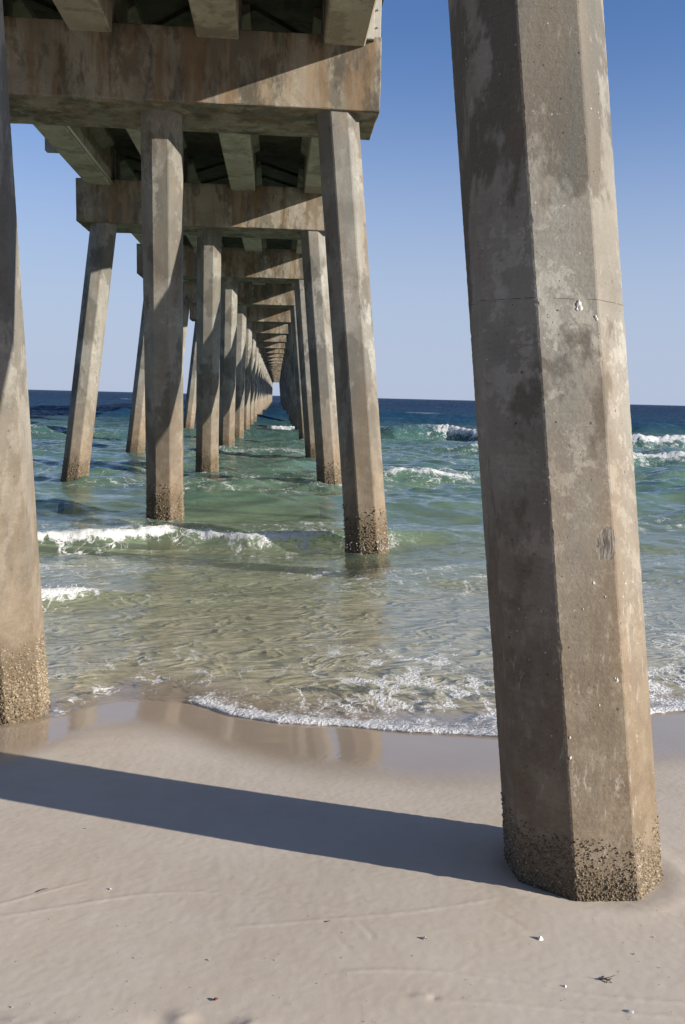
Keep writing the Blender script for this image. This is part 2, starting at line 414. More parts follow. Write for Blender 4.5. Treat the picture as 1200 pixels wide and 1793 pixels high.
# marks follow the arcs one sees on the near sand
swash_mark(-1.1, .35, lambda x: 3.18+.16*np.exp(-((x+.35)/.5)**2)-.15*(x+.4)**2, .0022, .010, 1)
swash_mark(-.2, .95, lambda x: 3.05+.10*x+.18*np.clip(x-.3, 0, 1)**2, .0020, .009, 2)
swash_mark(.2, 1.7, lambda x: 2.60+.12*np.sin(x*3.1+.4), .0026, .009, 3)
swash_mark(.45, 1.5, lambda x: 2.46+.10*np.sin(x*2.1+1.0), .0022, .008, 4)
swash_mark(1.3, 2.2, lambda x: 3.05-.62*(x-1.55), .003, .009, 5)
swash_mark(-1.4, -.7, lambda x: 3.35+.7*(x+.9), .003, .008, 6)
def rill(x0, y0, ang, L, amp=.0016, w=.005):
    global Z
    ca, sa = math.cos(ang), math.sin(ang); u = (X-x0)*ca+(Y-y0)*sa; v = -(X-x0)*sa+(Y-y0)*ca+.006*np.sin(u*25)
    Z -= amp*np.exp(-(v/w)**2)*sstep(0, .02, u)*sstep(L, L*.4, u)
for a in ((.27, 2.86, 1.9, .16), (.38, 2.90, 1.85, .22), (.29, 2.80, 1.75, .12), (.95, 2.95, 2.0, .25)): rill(*a)
# hollows and trampled lumps along the near edge
for fx, fy, rx, ry, dz in ((-.80, 2.45, .10, .05, .010), (-.62, 2.42, .08, .05, .008), (-.33, 2.45, .06, .04, -.006), (-.27, 2.48, .04, .04, .007),
                           (-.05, 2.43, .05, .03, .010), (-.95, 2.5, .09, .05, -.008), (.50, 2.56, .035, .015, .004), (.53, 2.555, .012, .014, -.005), (-.5, 2.40, .1, .04, -.006)):
    Z += dz*np.exp(-((X-fx)/rx)**2-((Y-fy)/ry)**2)*(.6+.8*vnoise(X*40, Y*40, 3))
# scour round the two piles that stand in the sand
for kind, r0, amp in (('r', .335, .007), ('c', .33, .005)):
    px, py = pile_xy(kind, .25 if kind == 'r' else 0, 0)
    rr = np.hypot(X-px, Y-py)
    Z += -amp*np.exp(-((rr-r0+.04)/.055)**2) + amp*.40*np.exp(-((rr-r0-.085)/.05)**2)
# the sea bed has soft ripples
bedm = sstep(.2, 1.2, d_sw)
Z += bedm*sstep(40, 15, Y)*.035*(fbm(X*1.1, Y*1.8, 4, 51)-.5)
wetlim = -(.95+.35*(fbm(X*1.1, X*0+2, 3, 61)-.5)+.12*np.sin(X*2.3))
wet = sstep(wetlim-.3, wetlim+.4, d_sw)
beach = add('beach', grid_mesh('beach', X, Y, Z, {'wet': wet, 'bed': bedm}), M['sand'])
tag(beach, 'pale smooth sand beach sloping into the water', None, None, 'structure')
def sand_z(x, y):
    i = np.clip(np.searchsorted(gx, x), 1, len(gx)-1); j = np.clip(np.searchsorted(gy, y), 1, len(gy)-1)
    return float(Z[j-1:j+1, i-1:i+1].mean())

# ------------------------------------------------------------------ sea
ys = [4.9]
while ys[-1] < 6000:
    y = ys[-1]; ys.append(y + max(.016, .0046*(y-1.0)) if y < 300 else y*1.03)
ys = np.array(ys); ts = np.linspace(-1, 1, 781); ts = 1.05*(.55*ts+.45*ts**3)
T2, YY = np.meshgrid(ts, ys)
XX = (YY+6)*T2 - 0.3
dx = np.gradient(XX, axis=1); dyy = np.gradient(YY, axis=0); cell = np.maximum(np.abs(dx), np.abs(dyy))
bed = np.interp(YY, PROF_Y, PROF_Z)
WZ = np.zeros_like(XX)
wr = np.random.RandomState(11)
for i in range(64):
    lam = .28*(11/.28)**(i/63.0)
    th = wr.normal(0, .55); kx, ky = math.sin(th)*2*math.pi/lam, math.cos(th)*2*math.pi/lam
    amp = .0100*lam**.66*(.6+.8*wr.rand())
    att = sstep(2.2, 5.0, lam/cell)*(.25+.75*sstep(7, 30, YY))
    if i % 4 == 0: grp = .45+1.1*vnoise(XX/(lam*3.5)+i*7.7, YY/(lam*3.0)+i*3.1, 100+i)
    ph = kx*XX+ky*YY+wr.rand()*6.28
    s = np.sin(ph); WZ += att*amp*grp*(s+.22*np.cos(2*ph))
WZ *= (.35+.65*sstep(6.0, 14.0, YY))*(1-.62*sstep(18, 60, YY))
foam = np.zeros_like(WZ); lace = np.zeros_like(WZ)
def breaker(xs, yc, hgt, wf, wb, fo, la=0.5, back=3.0, lump=.05, seed=0):
    """a wave crest along the points xs, yc: height, front and back width, foam strength at each point"""
    global WZ, foam, lace
    xs = np.asarray(xs, float)
    r0, r1 = np.searchsorted(ys, (min(yc)-6*wf-1, max(yc)+max(back, 4*wb)+1)); R = slice(r0, r1)
    x, y = XX[R], YY[R]
    c = np.interp(x, xs, yc) + .22*(fbm(x*.9, x*0+seed, 3, 200+seed)-.5)*wf*1.4
    hh = np.interp(x, xs, hgt); f = np.interp(x, xs, fo)
    d = y-c
    prof = np.where(d < 0, np.exp(-(d/wf)**2), np.exp(-(d/wb)**2))
    WZ[R] += hh*prof - .22*hh*np.exp(-((d+2.1*wf)/(1.1*wf))**2)
    if max(fo) <= 0: return
    ragged = fbm(x*1.3/wf, y*.9/wf, 4, 230+seed)
    fm = f*np.where(d < 0, sstep(-1.35*wf*(.1+1.5*ragged), -.3*wf, d), sstep(.35*wb*(.1+1.4*ragged), 0, d))
    fm = fm*(.62+.75*fbm(x*.8/wf, y*1.2/wf, 3, 250+seed))
    foam[R] = np.maximum(foam[R], fm)
    lump_n = fbm(x*11, y*11, 4, 260+seed)-.35
    WZ[R] += sstep(.2, .8, fm)*lump*lump_n*np.clip(hh/.2, .3, 1.5)
    lace[R] = np.maximum(lace[R], la*np.clip(f+.25, 0, 1)*sstep(-2.5*wf, -.5*wf, d)*sstep(back, 0, d)*(hh > .01))
# the small wave breaking round the nearest standing piles
breaker([-14, -9, -5.5, -3.6, -2.5, -1.75, -1.5, -1.1, -.4, .3, .62, 1.0, 1.5, 2.3, 3.2, 5, 9],
        [12.2, 12.6, 12.9, 13.1, 13.35, 13.75, 13.8, 13.7, 13.3, 13.35, 13.5, 13.5, 13.55, 13.8, 14.2, 14.6, 15],
        [.18, .20, .18, .19, .20, .18, .17, .20, .22, .22, .21, .21, .20, .12, .05, .0, .0],
          .24, .75, [.7, .9, .9, 1, 1, .95, .45, .9, .95, .9, .8, .1, 0, 0, 0, 0, 0], .55, 2.6, .06, 1)
# the little one inside it, at the left
breaker([-9, -5, -3.4, -2.6, -2.15, -1.95, -1.6, -1.0, -.3, .5], [8.7, 8.9, 9.0, 9.1, 9.35, 9.45, 9.45, 9.5, 9.6, 9.8],
        [.13, .15, .15, .15, .13, .11, .08, .05, .02, 0], .22, .5, [.8, .9, 1, 1, .9, .6, .1, 0, 0, 0], .6, 1.2, .05, 2)
# further out, to the right of the pier
breaker([1.4, 2.4, 3.2, 4.0, 5.0, 5.6, 6.6, 8.5, 11, 14], [24.2, 24, 23.9, 24.0, 23.8, 23.9, 24.4, 25, 25.6, 26], [.08, .2, .25, .24, .24, .22, .2, .16, .1, 0],
        .5, 1.4, [.1, .55, .85, .8, .75, .3, .1, .1, .1, 0], .55, 5, .08, 3)
breaker([9, 11, 12.5, 14, 16, 18, 24], [31.6, 31.6, 31.7, 31.7, 31.6, 31.6, 32], [.02, .15, .3, .34, .34, .32, .3], .6, 1.6, [0, .3, .95, 1, 1, 1, .9], .7, 5, .12, 4)
breaker([6.5, 8.2, 9.5, 11, 14, 17, 21, 28], [38.5, 38.4, 38.2, 38, 37.6, 38, 38.6, 39.5], [.06, .25, .35, .33, .25, .2, .2, .2], .7, 2, [0, .3, .75, .7, .2, .1, .1, .1], .6, 5, .1, 5)
breaker([3, 5, 6.5, 8.5, 9.6, 10.6, 12, 15, 18, 22, 30], [50, 49.5, 49, 49.6, 49.6, 48.6, 47, 44, 42.4, 42.8, 44], [.2, .5, .7, .75, .75, .7, .6, .55, .65, .7, .7],
        .95, 2.6, [0, 0, .05, .25, .9, 1, 1, .95, 1, 1, 1], .6, 7, .16, 6)
breaker([20, 25, 30, 36, 45, 60], [72, 70, 69, 69, 71, 74], [.1, .5, .75, .75, .6, .4], 1.8, 4, [0, 0, 0, .05, .1, .4], .1, 6, .1, 7)
# crests under the pier
breaker([-2, -.9, -.3, .4, 1.2, 2.2, 4], [56, 55.6, 55.2, 55.4, 55.8, 56, 56.4], [.12, .3, .42, .4, .42, .3, .1], .8, 1.8, [0, .3, .85, .8, .85, .4, 0], .4, 5, .14, 8)
breaker([-6, -3.6, -2, -.5, 1, 2.5, 4], [34.6, 34, 33.6, 33.8, 33.8, 34, 34.6], [.05, .1, .12, .12, .12, .1, .03], .7, 1.4, [.1, .35, .5, .55, .5, .3, .1], .5, 3, .08, 9)
breaker([-12, -8, -6, -4.5, -3], [26.5, 26.4, 26.2, 26.2, 26.6], [.1, .16, .14, .1, .02], .5, 1.4, [.3, .35, .4, .2, 0], .5, 4, .06, 10)
breaker([-30, -22, -16, -12, -8, -5], [46, 45, 44.6, 44.2, 44.5, 45], [.3, .4, .4, .38, .25, .1], .9, 2.4, [.1, .1, .3, .5, .3, 0], .4, 6, .1, 11)
breaker([-60, -40, -26, -16], [64, 62, 61, 62], [.4, .5, .45, .1], 1.6, 4, [.3, .15, .2, 0], .3, 6, .1, 12)
# smooth swells without foam
for xs, yc, hh in (([-20, -8, -3, 1, 4, 10], [18.5, 18, 17.6, 18, 18.4, 19], .10), ([-20, -6, 0, 4, 12], [28.5, 29, 28.6, 28.4, 29], .12), ([-3, -1, .6, 2.2, 5], [11.2, 11, 10.8, 11.0, 11.4], .06),
                   ([-40, -10, 0, 10, 30], [80, 79, 81, 82, 84], .5), ([-60, -10, 0, 20, 60], [105, 104, 103, 106, 108], .55), ([2, 5, 10, 20], [20.6, 20.4, 20.8, 21.4], .14), ([2.5, 5, 9, 16], [17.0, 16.6, 16.9, 17.4], .10)):
    breaker(xs, yc, [hh*.5]+[hh]*(len(xs)-2)+[hh*.5], .5+hh*2.2, .9+hh*5, [0]*len(xs), 0, 1, 0, int(yc[0]))
# small scattered white caps far out
caps = sstep(.745, .80, fbm(XX*.045, YY*.085, 4, 301))*sstep(60, 100, YY)*sstep(700, 350, YY)
foam = np.maximum(foam, caps*.6)
# swash: a thin sheet running up the sand, with its lip of foam
sf = swash(XX); ds = YY-sf
sheet = sand_h(XX, YY) + .004+.022*sstep(0, .5, ds)
lipx = sstep(-.85, -.45, XX)*(.75+.5*vnoise(XX*2.1, YY*0, 71)) + .55*sstep(-2.6, -3.2, XX)
lip = np.exp(-((ds-.085)/.075)**2)*lipx
sheet = sheet + .018*lip*(.6+.8*fbm(XX*14, YY*14, 2, 77))
front_z = .012 + .01*(fbm(XX*1.5, YY*1.5, 2, 73)-.5)
front_z = front_z-.09*(1-sstep(0, .9, ds))
WZ = np.where(ds < 1.8, np.maximum(WZ*sstep(.3, 1.8, ds)+front_z*(1-sstep(.3, 1.8, ds)), sheet), np.maximum(WZ, bed+.02))
WZ = np.where(ds < 0, sand_h(XX, YY)-.05+.05*np.exp(-(ds/.012)**2), WZ)
foam = np.maximum(foam, lipx*sstep(-.01, .03, ds)*np.maximum(sstep(.30, .10, ds*(.6+.8*fbm(XX*5, YY*5, 3, 79)))*.95, .62*sstep(.9, .1, ds*(.4+1.3*fbm(XX*2.5, YY*4, 3, 79)))))
lz = sstep(-.9, .7, XX)*sstep(3.0, .4, ds)*sstep(.02, .1, ds)*(.6+.6*sstep(.0, 1.6, XX))
lz = np.maximum(lz, .40*sstep(2.0, .2, ds)*sstep(.02, .1, ds))
lz = np.maximum(lz, .9*sstep(1.9, 2.7, XX)*sstep(5.5, .5, ds)*sstep(0, .2, ds))
lace = np.maximum(lace, lz*np.clip(.2+1.3*fbm(XX*.9, YY*1.2, 3, 83), 0, 1))
lace = np.maximum(lace, .30*sstep(.52, .68, fbm(XX*.30, YY*.55, 4, 87))*sstep(8, 11, YY)*sstep(60, 30, YY))
lace = np.maximum(lace, .55*sstep(-1.2, -3, XX)*sstep(7, 8.5, YY)*sstep(13, 11, YY)*sstep(.4, .6, fbm(XX*.7, YY*1.1, 3, 89)))
# foam and wash where the water meets the piles
for k in range(1, 6):
    for kd in 'clr':
        px, py = pile_xy(kd, 0, k); rr = np.hypot(XX-px, (YY-py))
        foam = np.maximum(foam, .60*np.exp(-((rr-.36)/.11)**2)*(.3+vnoise(XX*5, YY*5, k)))
        WZ += .05*np.exp(-((rr-.36)/.14)**2)*sstep(py+.2, py-.3, YY)
depth = np.clip(WZ-bed, 0, 30)
farA = np.clip((YY-8)/120, 0, 1)
sea = add('sea', grid_mesh('sea', XX, YY, WZ, {'depth': depth, 'foam': foam, 'lace': lace, 'far': farA}), M['sea'])
tag(sea, 'green and blue sea with small breaking waves and foam', None, None, 'structure')

# ------------------------------------------------------------------ the pier
pier = bpy.data.objects.new('pier', None); col.objects.link(pier)
pier.location = (-1.78, 0, 0); pier.empty_display_size = .5
tag(pier, 'long concrete fishing pier on octagonal piles running out to sea', 'pier')
PO = Vector(pier.location)
def part(name, me, mat, loc=(0, 0, 0), parent=None):
    o = bpy.data.objects.new(name, me); col.objects.link(o)
    if mat is not None and not me.materials: me.materials.append(mat)
    if parent is None:
        o.parent = pier; o.location = Vector(loc)-PO
    else:
        o.parent = parent; o.location = loc
    return o

def pile_mesh(kind, z0, z1, step, chip, seed, bevel=.012, hw=W8/2):
    """battered octagonal shaft, arrises slightly rounded and chipped; local y is measured from the front face of the cap"""
    r = np.random.RandomState(seed)
    n = max(2, int((z1-z0)/step)); zs = np.linspace(z0, z1, n+1)
    T, B = PILE[kind]; oc = octo(hw); verts = []; faces = []
    # chips: per corner list of (z, size, depth)
    chips = [[(r.uniform(z0, z1), r.uniform(.008, .03), r.uniform(.002, .009)) for _ in range(int((z1-z0)*2.2))] for _ in range(8)]
    for z in zs:
        t = z/ZB; cx = B[0]+(T[0]-B[0])*t; cy = B[1]+(T[1]-B[1])*t
        for i in range(8):
            p = np.array(oc[i]); a = np.array(oc[i-1]); b = np.array(oc[(i+1) % 8])
            cut = bevel
            if chip > 0:
                for (cz, cs, cd) in chips[i]:
                    if abs(z-cz) < cs: cut += cd*chip*(1-abs(z-cz)/cs)
                cut += abs(r.normal(0, .0009))*chip
            jit = r.normal(0, .0004, 2)*chip
            ua = (a-p)/np.linalg.norm(a-p); ub = (b-p)/np.linalg.norm(b-p)
            for u in (ua, ub):
                q = p+u*cut+jit; verts.append((cx+q[0], cy+q[1], z))
    m = 16
    for j in range(n):
        for i in range(m):
            k2 = (i+1) % m
            faces.append((j*m+i, j*m+k2, (j+1)*m+k2, (j+1)*m+i))
    faces.append(tuple(range(m-1, -1, -1))); faces.append(tuple(n*m+i for i in range(m)))
    return mesh_from('pile', verts, faces)

def barnacle_mesh(kind, zlo, zhi, count, size, seed, fullto, tone0=.62):
    """many small open cones on the faces of the shaft"""
    r = np.random.RandomState(seed); T, B = PILE[kind]; oc = np.array(octo(W8/2))
    z = zlo+(zhi-zlo)*r.rand(count)
    i = r.randint(0, 8, count); u = r.rand(count)
    edge = np.abs(u-.5)*2
    clump = vnoise(i*7.0+u*5, z*14, seed+5)
    keep = (z < fullto) | (r.rand(count) > (np.clip((z-fullto)/(zhi-fullto), 0, 1))**.42*(.62+.6*clump-.1*edge))
    z, i, u = z[keep], i[keep], u[keep]; n = len(z)
    a = oc[i]; b = oc[(i+1) % 8]; p2 = a+(b-a)*u[:, None]
    N = np.zeros((n, 3)); N[:, :2] = (a+b)/2; N /= np.linalg.norm(N, axis=1)[:, None]
    Tg = np.zeros((n, 3)); Tg[:, :2] = b-a; Tg /= np.linalg.norm(Tg, axis=1)[:, None]
    U = np.array([[0, 0, 1.]])
    t = z/ZB; c = np.stack([B[0]+(T[0]-B[0])*t+p2[:, 0], B[1]+(T[1]-B[1])*t+p2[:, 1], z], 1)
    low = np.clip((fullto-z)/(fullto-zlo), 0, 1)
    s = size*(.4+1.3*r.rand(n)**2.6)*(.75+.6*low); h = s*(.3+.5*r.rand(n)+.35*(r.rand(n) < .12))
    N2 = N+Tg*r.normal(0, .25, (n, 1))+U*r.normal(0, .25, (n, 1))
    tn = np.clip(r.normal(tone0-.22*low, .22), 0, 1); a0 = r.rand(n)*6.28
    V = np.zeros((n, 13, 3)); tone = np.zeros((n, 13))
    for ring, (rad, hh) in enumerate(((1.0, -.25), (.52, 1.0))):
        for q in range(6):
            an = a0+q*math.pi/3; jj = 1+r.normal(0, .14, n); k = ring*6+q
            V[:, k] = c+N2*(h*hh)[:, None]+(Tg*np.cos(an)[:, None]+U*np.sin(an)[:, None])*(s*rad*.62*jj)[:, None]
            tone[:, k] = tn*(.75+.35*ring)
    V[:, 12] = c+N2*(h*.35)[:, None]; tone[:, 12] = tn*.15
    F = []
    for q in range(6):
        w = (q+1) % 6; F += [(q, w, 6+w), (q, 6+w, 6+q), (6+q, 6+w, 12)]
    F = (np.array(F)[None]+13*np.arange(n)[:, None, None]).reshape(-1, 3).astype(np.int32)
    me = bpy.data.meshes.new('barnacle_crust')
    me.vertices.add(n*13); me.vertices.foreach_set('co', V.astype(np.float32).ravel())
    me.loops.add(len(F)*3); me.loops.foreach_set('vertex_index', F.ravel())
    me.polygons.add(len(F)); me.polygons.foreach_set('loop_start', np.arange(0, len(F)*3, 3, dtype=np.int32)); me.polygons.foreach_set('loop_total', np.full(len(F), 3, np.int32))
    at = me.attributes.new('tone', 'FLOAT', 'POINT'); at.data.foreach_set('value', np.clip(tone, 0, 1).astype(np.float32).ravel())
    me.update(); return me

def box_mesh(name, x0, x1, y0, y1, z0, z1, bev=0.0, sub=None, jit=0.0, seed=0):
    import bmesh
    bm = bmesh.new(); bmesh.ops.create_cube(bm, size=1)
    for v in bm.verts:
        v.co = ((x0+x1)/2+v.co.x*(x1-x0), (y0+y1)/2+v.co.y*(y1-y0), (z0+z1)/2+v.co.z*(z1-z0))
    if sub:
        for ax, n in enumerate(sub):
            if n > 1:
                es = [e for e in bm.edges if abs((e.verts[0].co-e.verts[1].co)[ax]) > 1e-6]
                bmesh.ops.subdivide_edges(bm, edges=es, cuts=n-1, use_grid_fill=True)
    if bev > 0:
        es = [e for e in bm.edges if len(e.link_faces) == 2 and e.calc_face_angle(0) > .5]
        bmesh.ops.bevel(bm, geom=es, offset=bev, segments=2, profile=.5, affect='EDGES')
    if jit > 0:
        r = random.Random(seed)
        for v in bm.verts: v.co += Vector((r.gauss(0, jit), r.gauss(0, jit), r.gauss(0, jit)))
    me = bpy.data.meshes.new(name); bm.to_mesh(me); bm.free(); return me

NB = 30
DCAP = 1.45
PM = {}
for kd in 'clr':
    PM[kd, 'mid'] = pile_mesh(kd, -3.0, ZB, .12, .8, 31+ord(kd))
    PM[kd, 'far'] = pile_mesh(kd, -7.0, ZB, 3.0, 0, 0)
    PM[kd, 'barn'] = barnacle_mesh(kd, -.28, .70, 6000, .022, 61+ord(kd), .26, .46)
NEAR_C = pile_mesh('c', -1.2, ZB, .02, 1.0, 91, .006); NEAR_R = pile_mesh('r', -.8, ZB, .012, 1.0, 92, .0045)
cap_me = box_mesh('cap_beam', -4.998, 1.433, 0, DCAP, ZB, ZT, .018, (40, 6, 6), .0022, 3)
pile_label = {(0, 'r'): 'nearest weathered octagonal pile standing in the dry sand',
              (0, 'c'): 'tan octagonal pile at the edge of the swash, cut by the picture edge'}
for k in range(-1, NB+1):
    yb = Y1+(k-1)*S
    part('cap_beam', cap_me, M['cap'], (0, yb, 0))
    for kd in ('c', 'r', 'l'):
        if k == 0 and kd == 'c': me, mt = NEAR_C, M['pile']
        elif k == 0 and kd == 'r': me, mt = NEAR_R, M['near']
        elif k <= 4: me, mt = PM[kd, 'mid'], M['pile']
        else: me, mt = PM[kd, 'far'], M['pile']
        o = part('pile', me, mt, (0, yb, 0))
        if (k, kd) in pile_label: o['label'] = pile_label[k, kd]
        if k == 0 and kd == 'r':
            tag(part('barnacle_crust', barnacle_mesh('r', .20, .53, 36000, .0076, 5, .31, .55), M['barn'], (0, 0, 0), o), kind='stuff')
            near_pile = o
        elif k == 0 and kd == 'c':
            tag(part('barnacle_crust', barnacle_mesh('c', -.12, .56, 28000, .0105, 6, .26), M['barn'], (0, 0, 0), o), kind='stuff')
        elif 1 <= k <= 5:
            tag(part('barnacle_crust', PM[kd, 'barn'], M['barn'], (0, 0, 0), o), kind='stuff')

# girders: dapped ends that rest on the caps, with a conduit along the inner edge of the outer ones
ZG, ZD = 7.275, 8.36
GX = (-4.45, -2.70, -.92, .89); GWID = .60
def girder_mesh():
    prof = [(-GWID/2+.02, ZG), (GWID/2-.02, ZG), (GWID/2, ZG+.02), (GWID/2, ZG+.34), (.13, ZG+.48), (.13, ZG+.82), (.40, ZD-.12), (.40, ZD), (-.40, ZD), (-.40, ZD-.12), (-.13, ZG+.82), (-.13, ZG+.48), (-GWID/2, ZG+.34), (-GWID/2, ZG+.02)]
    y0, y1 = DCAP+.006, S-.006
    ysec = np.linspace(y0, y1, 12); V = []; Fc = []; n = len(prof)
    for y in ysec:
        V += [(x, y, z) for x, z in prof]
    for j in range(len(ysec)-1):
        for i in range(n):
            w = (i+1) % n; Fc.append((j*n+i, (j+1)*n+i, (j+1)*n+w, j*n+w))
    Fc.append(tuple(range(n))); Fc.append(tuple((len(ysec)-1)*n+i for i in range(n-1, -1, -1)))
    # bearing nib at each end, on top of the cap
    for a, b in ((y0-.60, y0), (y1, y1+.60)):
        base = len(V); zl = ZT+.03
        for z in (zl, ZD):
            V += [(-.28, a, z), (.28, a, z), (.28, b, z), (-.28, b, z)]
        Fc += [tuple(base+i for i in f) for f in ((3, 2, 1, 0), (4, 5, 6, 7), (0, 1, 5, 4), (1, 2, 6, 5), (2, 3, 7, 6), (3, 0, 4, 7))]
    return mesh_from('girder', V, Fc)
gm = girder_mesh()
def tube(name, pts, rad, seg=8):
    V = []; Fc = []
    for i, p in enumerate(pts):
        p = Vector(p); d = (Vector(pts[min(i+1, len(pts)-1)])-Vector(pts[max(i-1, 0)])).normalized()
        a = d.orthogonal().normalized() if abs(d.z) > .9 else d.cross(Vector((0, 0, 1))).normalized(); b = d.cross(a)
        rr = rad[i] if hasattr(rad, '__len__') else rad
        V += [tuple(p+a*math.cos(q*2*math.pi/seg)*rr+b*math.sin(q*2*math.pi/seg)*rr) for q in range(seg)]
    for j in range(len(pts)-1):
        for q in range(seg):
            w = (q+1) % seg; Fc.append((j*seg+q, j*seg+w, (j+1)*seg+w, (j+1)*seg+q))
    Fc.append(tuple(range(seg-1, -1, -1))); Fc.append(tuple((len(pts)-1)*seg+q for q in range(seg)))
    return mesh_from(name, V, Fc, True)
conduit_me = tube('conduit', [(GWID/2+.035, y, ZG+.05) for y in (DCAP+.01, 3, 5, 7, S-.01)], .028)
pad_me = box_mesh('bearing_pad', -.24, .24, -.62, -.12, ZT, ZT+.03)
for k in range(-1, NB):
    yb = Y1+(k-1)*S
    for i, x in enumerate(GX):
        g_o = part('girder', gm, M['girder'], (x, yb, 0))
        if i == 0 and k <= 4: part('conduit', conduit_me, M['pvc'], (0, 0, 0), g_o)
        if k <= 3:
            part('bearing_pad', pad_me, M['pad'], (0, S+.68, 0), g_o); part('bearing_pad', pad_me, M['pad'], (0, DCAP+.06, 0), g_o)

# deck: a panel for each span, with diagonal ribs and bolts under it where one can see them
deck_me = box_mesh('deck_panel', -5.12, 1.56, .015, S-.015, ZD+.004, ZD+.22, .01)
def rib_mesh(w, l, flip):
    V = []; Fc = []
    def bx(c, u, v, hu, hv, z0, z1):
        b = len(V)
        for z in (z0, z1):
            for a1, a2 in ((-1, -1), (1, -1), (1, 1), (-1, 1)):
                q = c+u*hu*a1+v*hv*a2; V.append((q.x, q.y, z))
        Fc.extend(tuple(b+i for i in f) for f in ((3, 2, 1, 0), (4, 5, 6, 7), (0, 1, 5, 4), (1, 2, 6, 5), (2, 3, 7, 6), (3, 0, 4, 7)))
    d = Vector((w, l*flip, 0)); L = d.length; u = d.normalized(); v = Vector((-u.y, u.x, 0))
    bx(Vector((0, 0, 0)), u, v, L/2, .045, ZD-.07, ZD+.002)
    n = int(L/.11)
    for i in range(n): bx(u*(-L/2+(i+.5)*L/n)+v*.075, u, v, .018, .018, ZD-.045, ZD+.002)
    return mesh_from('diagonal_rib', V, Fc)
ribs = {f: rib_mesh(.92, 1.15, f) for f in (-1, 1)}
for k in range(-1, NB):
    yb = Y1+(k-1)*S
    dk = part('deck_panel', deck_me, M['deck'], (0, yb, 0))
    if 0 <= k <= 2:
        for i in range(3):
            for j in range(5):
                part('diagonal_rib', ribs[1 if i % 2 == 0 else -1], M['deck'], ((GX[i]+GX[i+1])/2, 2.1+j*1.42, 0), dk)
# pale concrete end blocks on the caps and the rail-post brackets along the left edge
blk = box_mesh('end_block', 1.315, 1.418, .05, .55, ZT+.003, ZD-.002, .008)
post = box_mesh('edge_strip', 1.195, 1.312, -.06, .04, ZT-.055, ZD-.002, .006)
foot = box_mesh('strip_foot', 1.197, 1.310, -.058, -.005, ZT-.075, ZT-.057)
bolt = tube('bolt', [(1.366, .056, 0), (1.366, .030, 0)], .014, 6)
for k in range(0, 4):
    yb = Y1+(k-1)*S
    b_o = part('end_block', blk, M['block'], (0, yb, 0))
    for zz in (7.56, 7.80): part('bolt', bolt, M['steel'], (0, 0, zz), b_o)
    p_o = part('edge_strip', post, M['block'], (0, yb, 0)); part('strip_foot', foot, M['pad'], (0, 0, 0), p_o)
brk = box_mesh('rail_bracket', -.12, .12, -.10, .10, ZG+.02, ZD-.004, .01)
for k in range(0, 4):
    yb = Y1+(k-1)*S
    for yy in (3.6, 4.3, 6.6):
        part('rail_bracket', brk, M['steel'], (-4.88, yb+yy, 0))

# marks on the nearest pile: two lumps of lime and shells stuck to the shaft
def lump_mesh(name, r, seed, flat=.28):
    rr = np.random.RandomState(seed); V = []; Fc = []; nu, nv = 9, 5
    for j in range(nv):
        ph = (j/(nv-1))*math.pi/2
        for i in range(nu):
            th = i/nu*2*math.pi; k = r*(1+rr.normal(0, .42))*math.cos(ph)
            V.append((k*math.cos(th)*.75, -r*flat*math.sin(ph), k*math.sin(th)*1.15))
    for j in range(nv-1):
        for i in range(nu): w = (i+1) % nu; Fc.append((j*nu+i, j*nu+w, (j+1)*nu+w, (j+1)*nu+i))
    return mesh_from(name, V, Fc, True)
def on_front(u, z):              # a point on the front face of the near pile, local coordinates
    T, B = PILE['r']; t = z/ZB
    return (B[0]+(T[0]-B[0])*t+u, B[1]+(T[1]-B[1])*t-W8/2-.001, z)
for u, z, r in ((.045, 2.648, .012), (.052, 2.634, .009), (.038, 2.628, .006), (.112, 2.60, .007), (.116, 2.590, .006), (.03, 1.545, .005), (.075, 1.49, .0035), (-.02, 1.44, .003), (.10, 1.16, .007), (.093, 1.166, .004), (.02, 1.06, .0035), (-.11, .93, .004), (-.115, .85, .006)):
    part('lime_lump', lump_mesh('lime_lump', r, int(z*100)), M['lime'], on_front(u, z), near_pile)

# ------------------------------------------------------------------ small things on the sand
def shell_mesh(L, Wd, Hh, seed):
    rr = np.random.RandomState(seed); V = []; Fc = []; nu, nv = 14, 6
    for j in range(nv):
        s = j/(nv-1)
        for i in range(nu):
            th = i/(nu-1)*math.pi-math.pi/2
            rad = (1-s*.96)*(1+.06*(i % 2)); V.append((math.sin(th)*Wd/2*rad, (math.cos(th)*rad-.5)*L+s*L*.15*0, Hh*math.sin(s*math.pi/2)*(.75+.25*math.cos(th))))
    n0 = len(V); V += [(x, y, max(z-Hh*.16, -.004)) for x, y, z in V]
    for o, fl in ((0, 0), (n0, 1)):
        for j in range(nv-1):
            for i in range(nu-1):
                f = (o+j*nu+i, o+j*nu+i+1, o+(j+1)*nu+i+1, o+(j+1)*nu+i); Fc.append(f[::-1] if fl else f)
    return mesh_from('clam_shell', V, Fc, True)
def put(name, me, mat, x, y, rz, label, cat, group=None, dz=0.0):
    o = add(name, me, mat, None, (x, y, sand_z(x, y)+dz)); o.rotation_euler = (0, 0, rz)
    return tag(o, label, cat, group)
def px_ground(px, py):
    u = (px-600)/F_PX; v = (896.5-py)/F_PX; D = Fv+u*Rr+v*Ur; z = .3
    for _ in range(6):
        t = (z-CAM_H)/D[2]; x, y = D[0]*t, D[1]*t; z = sand_z(x, y)
    return x, y
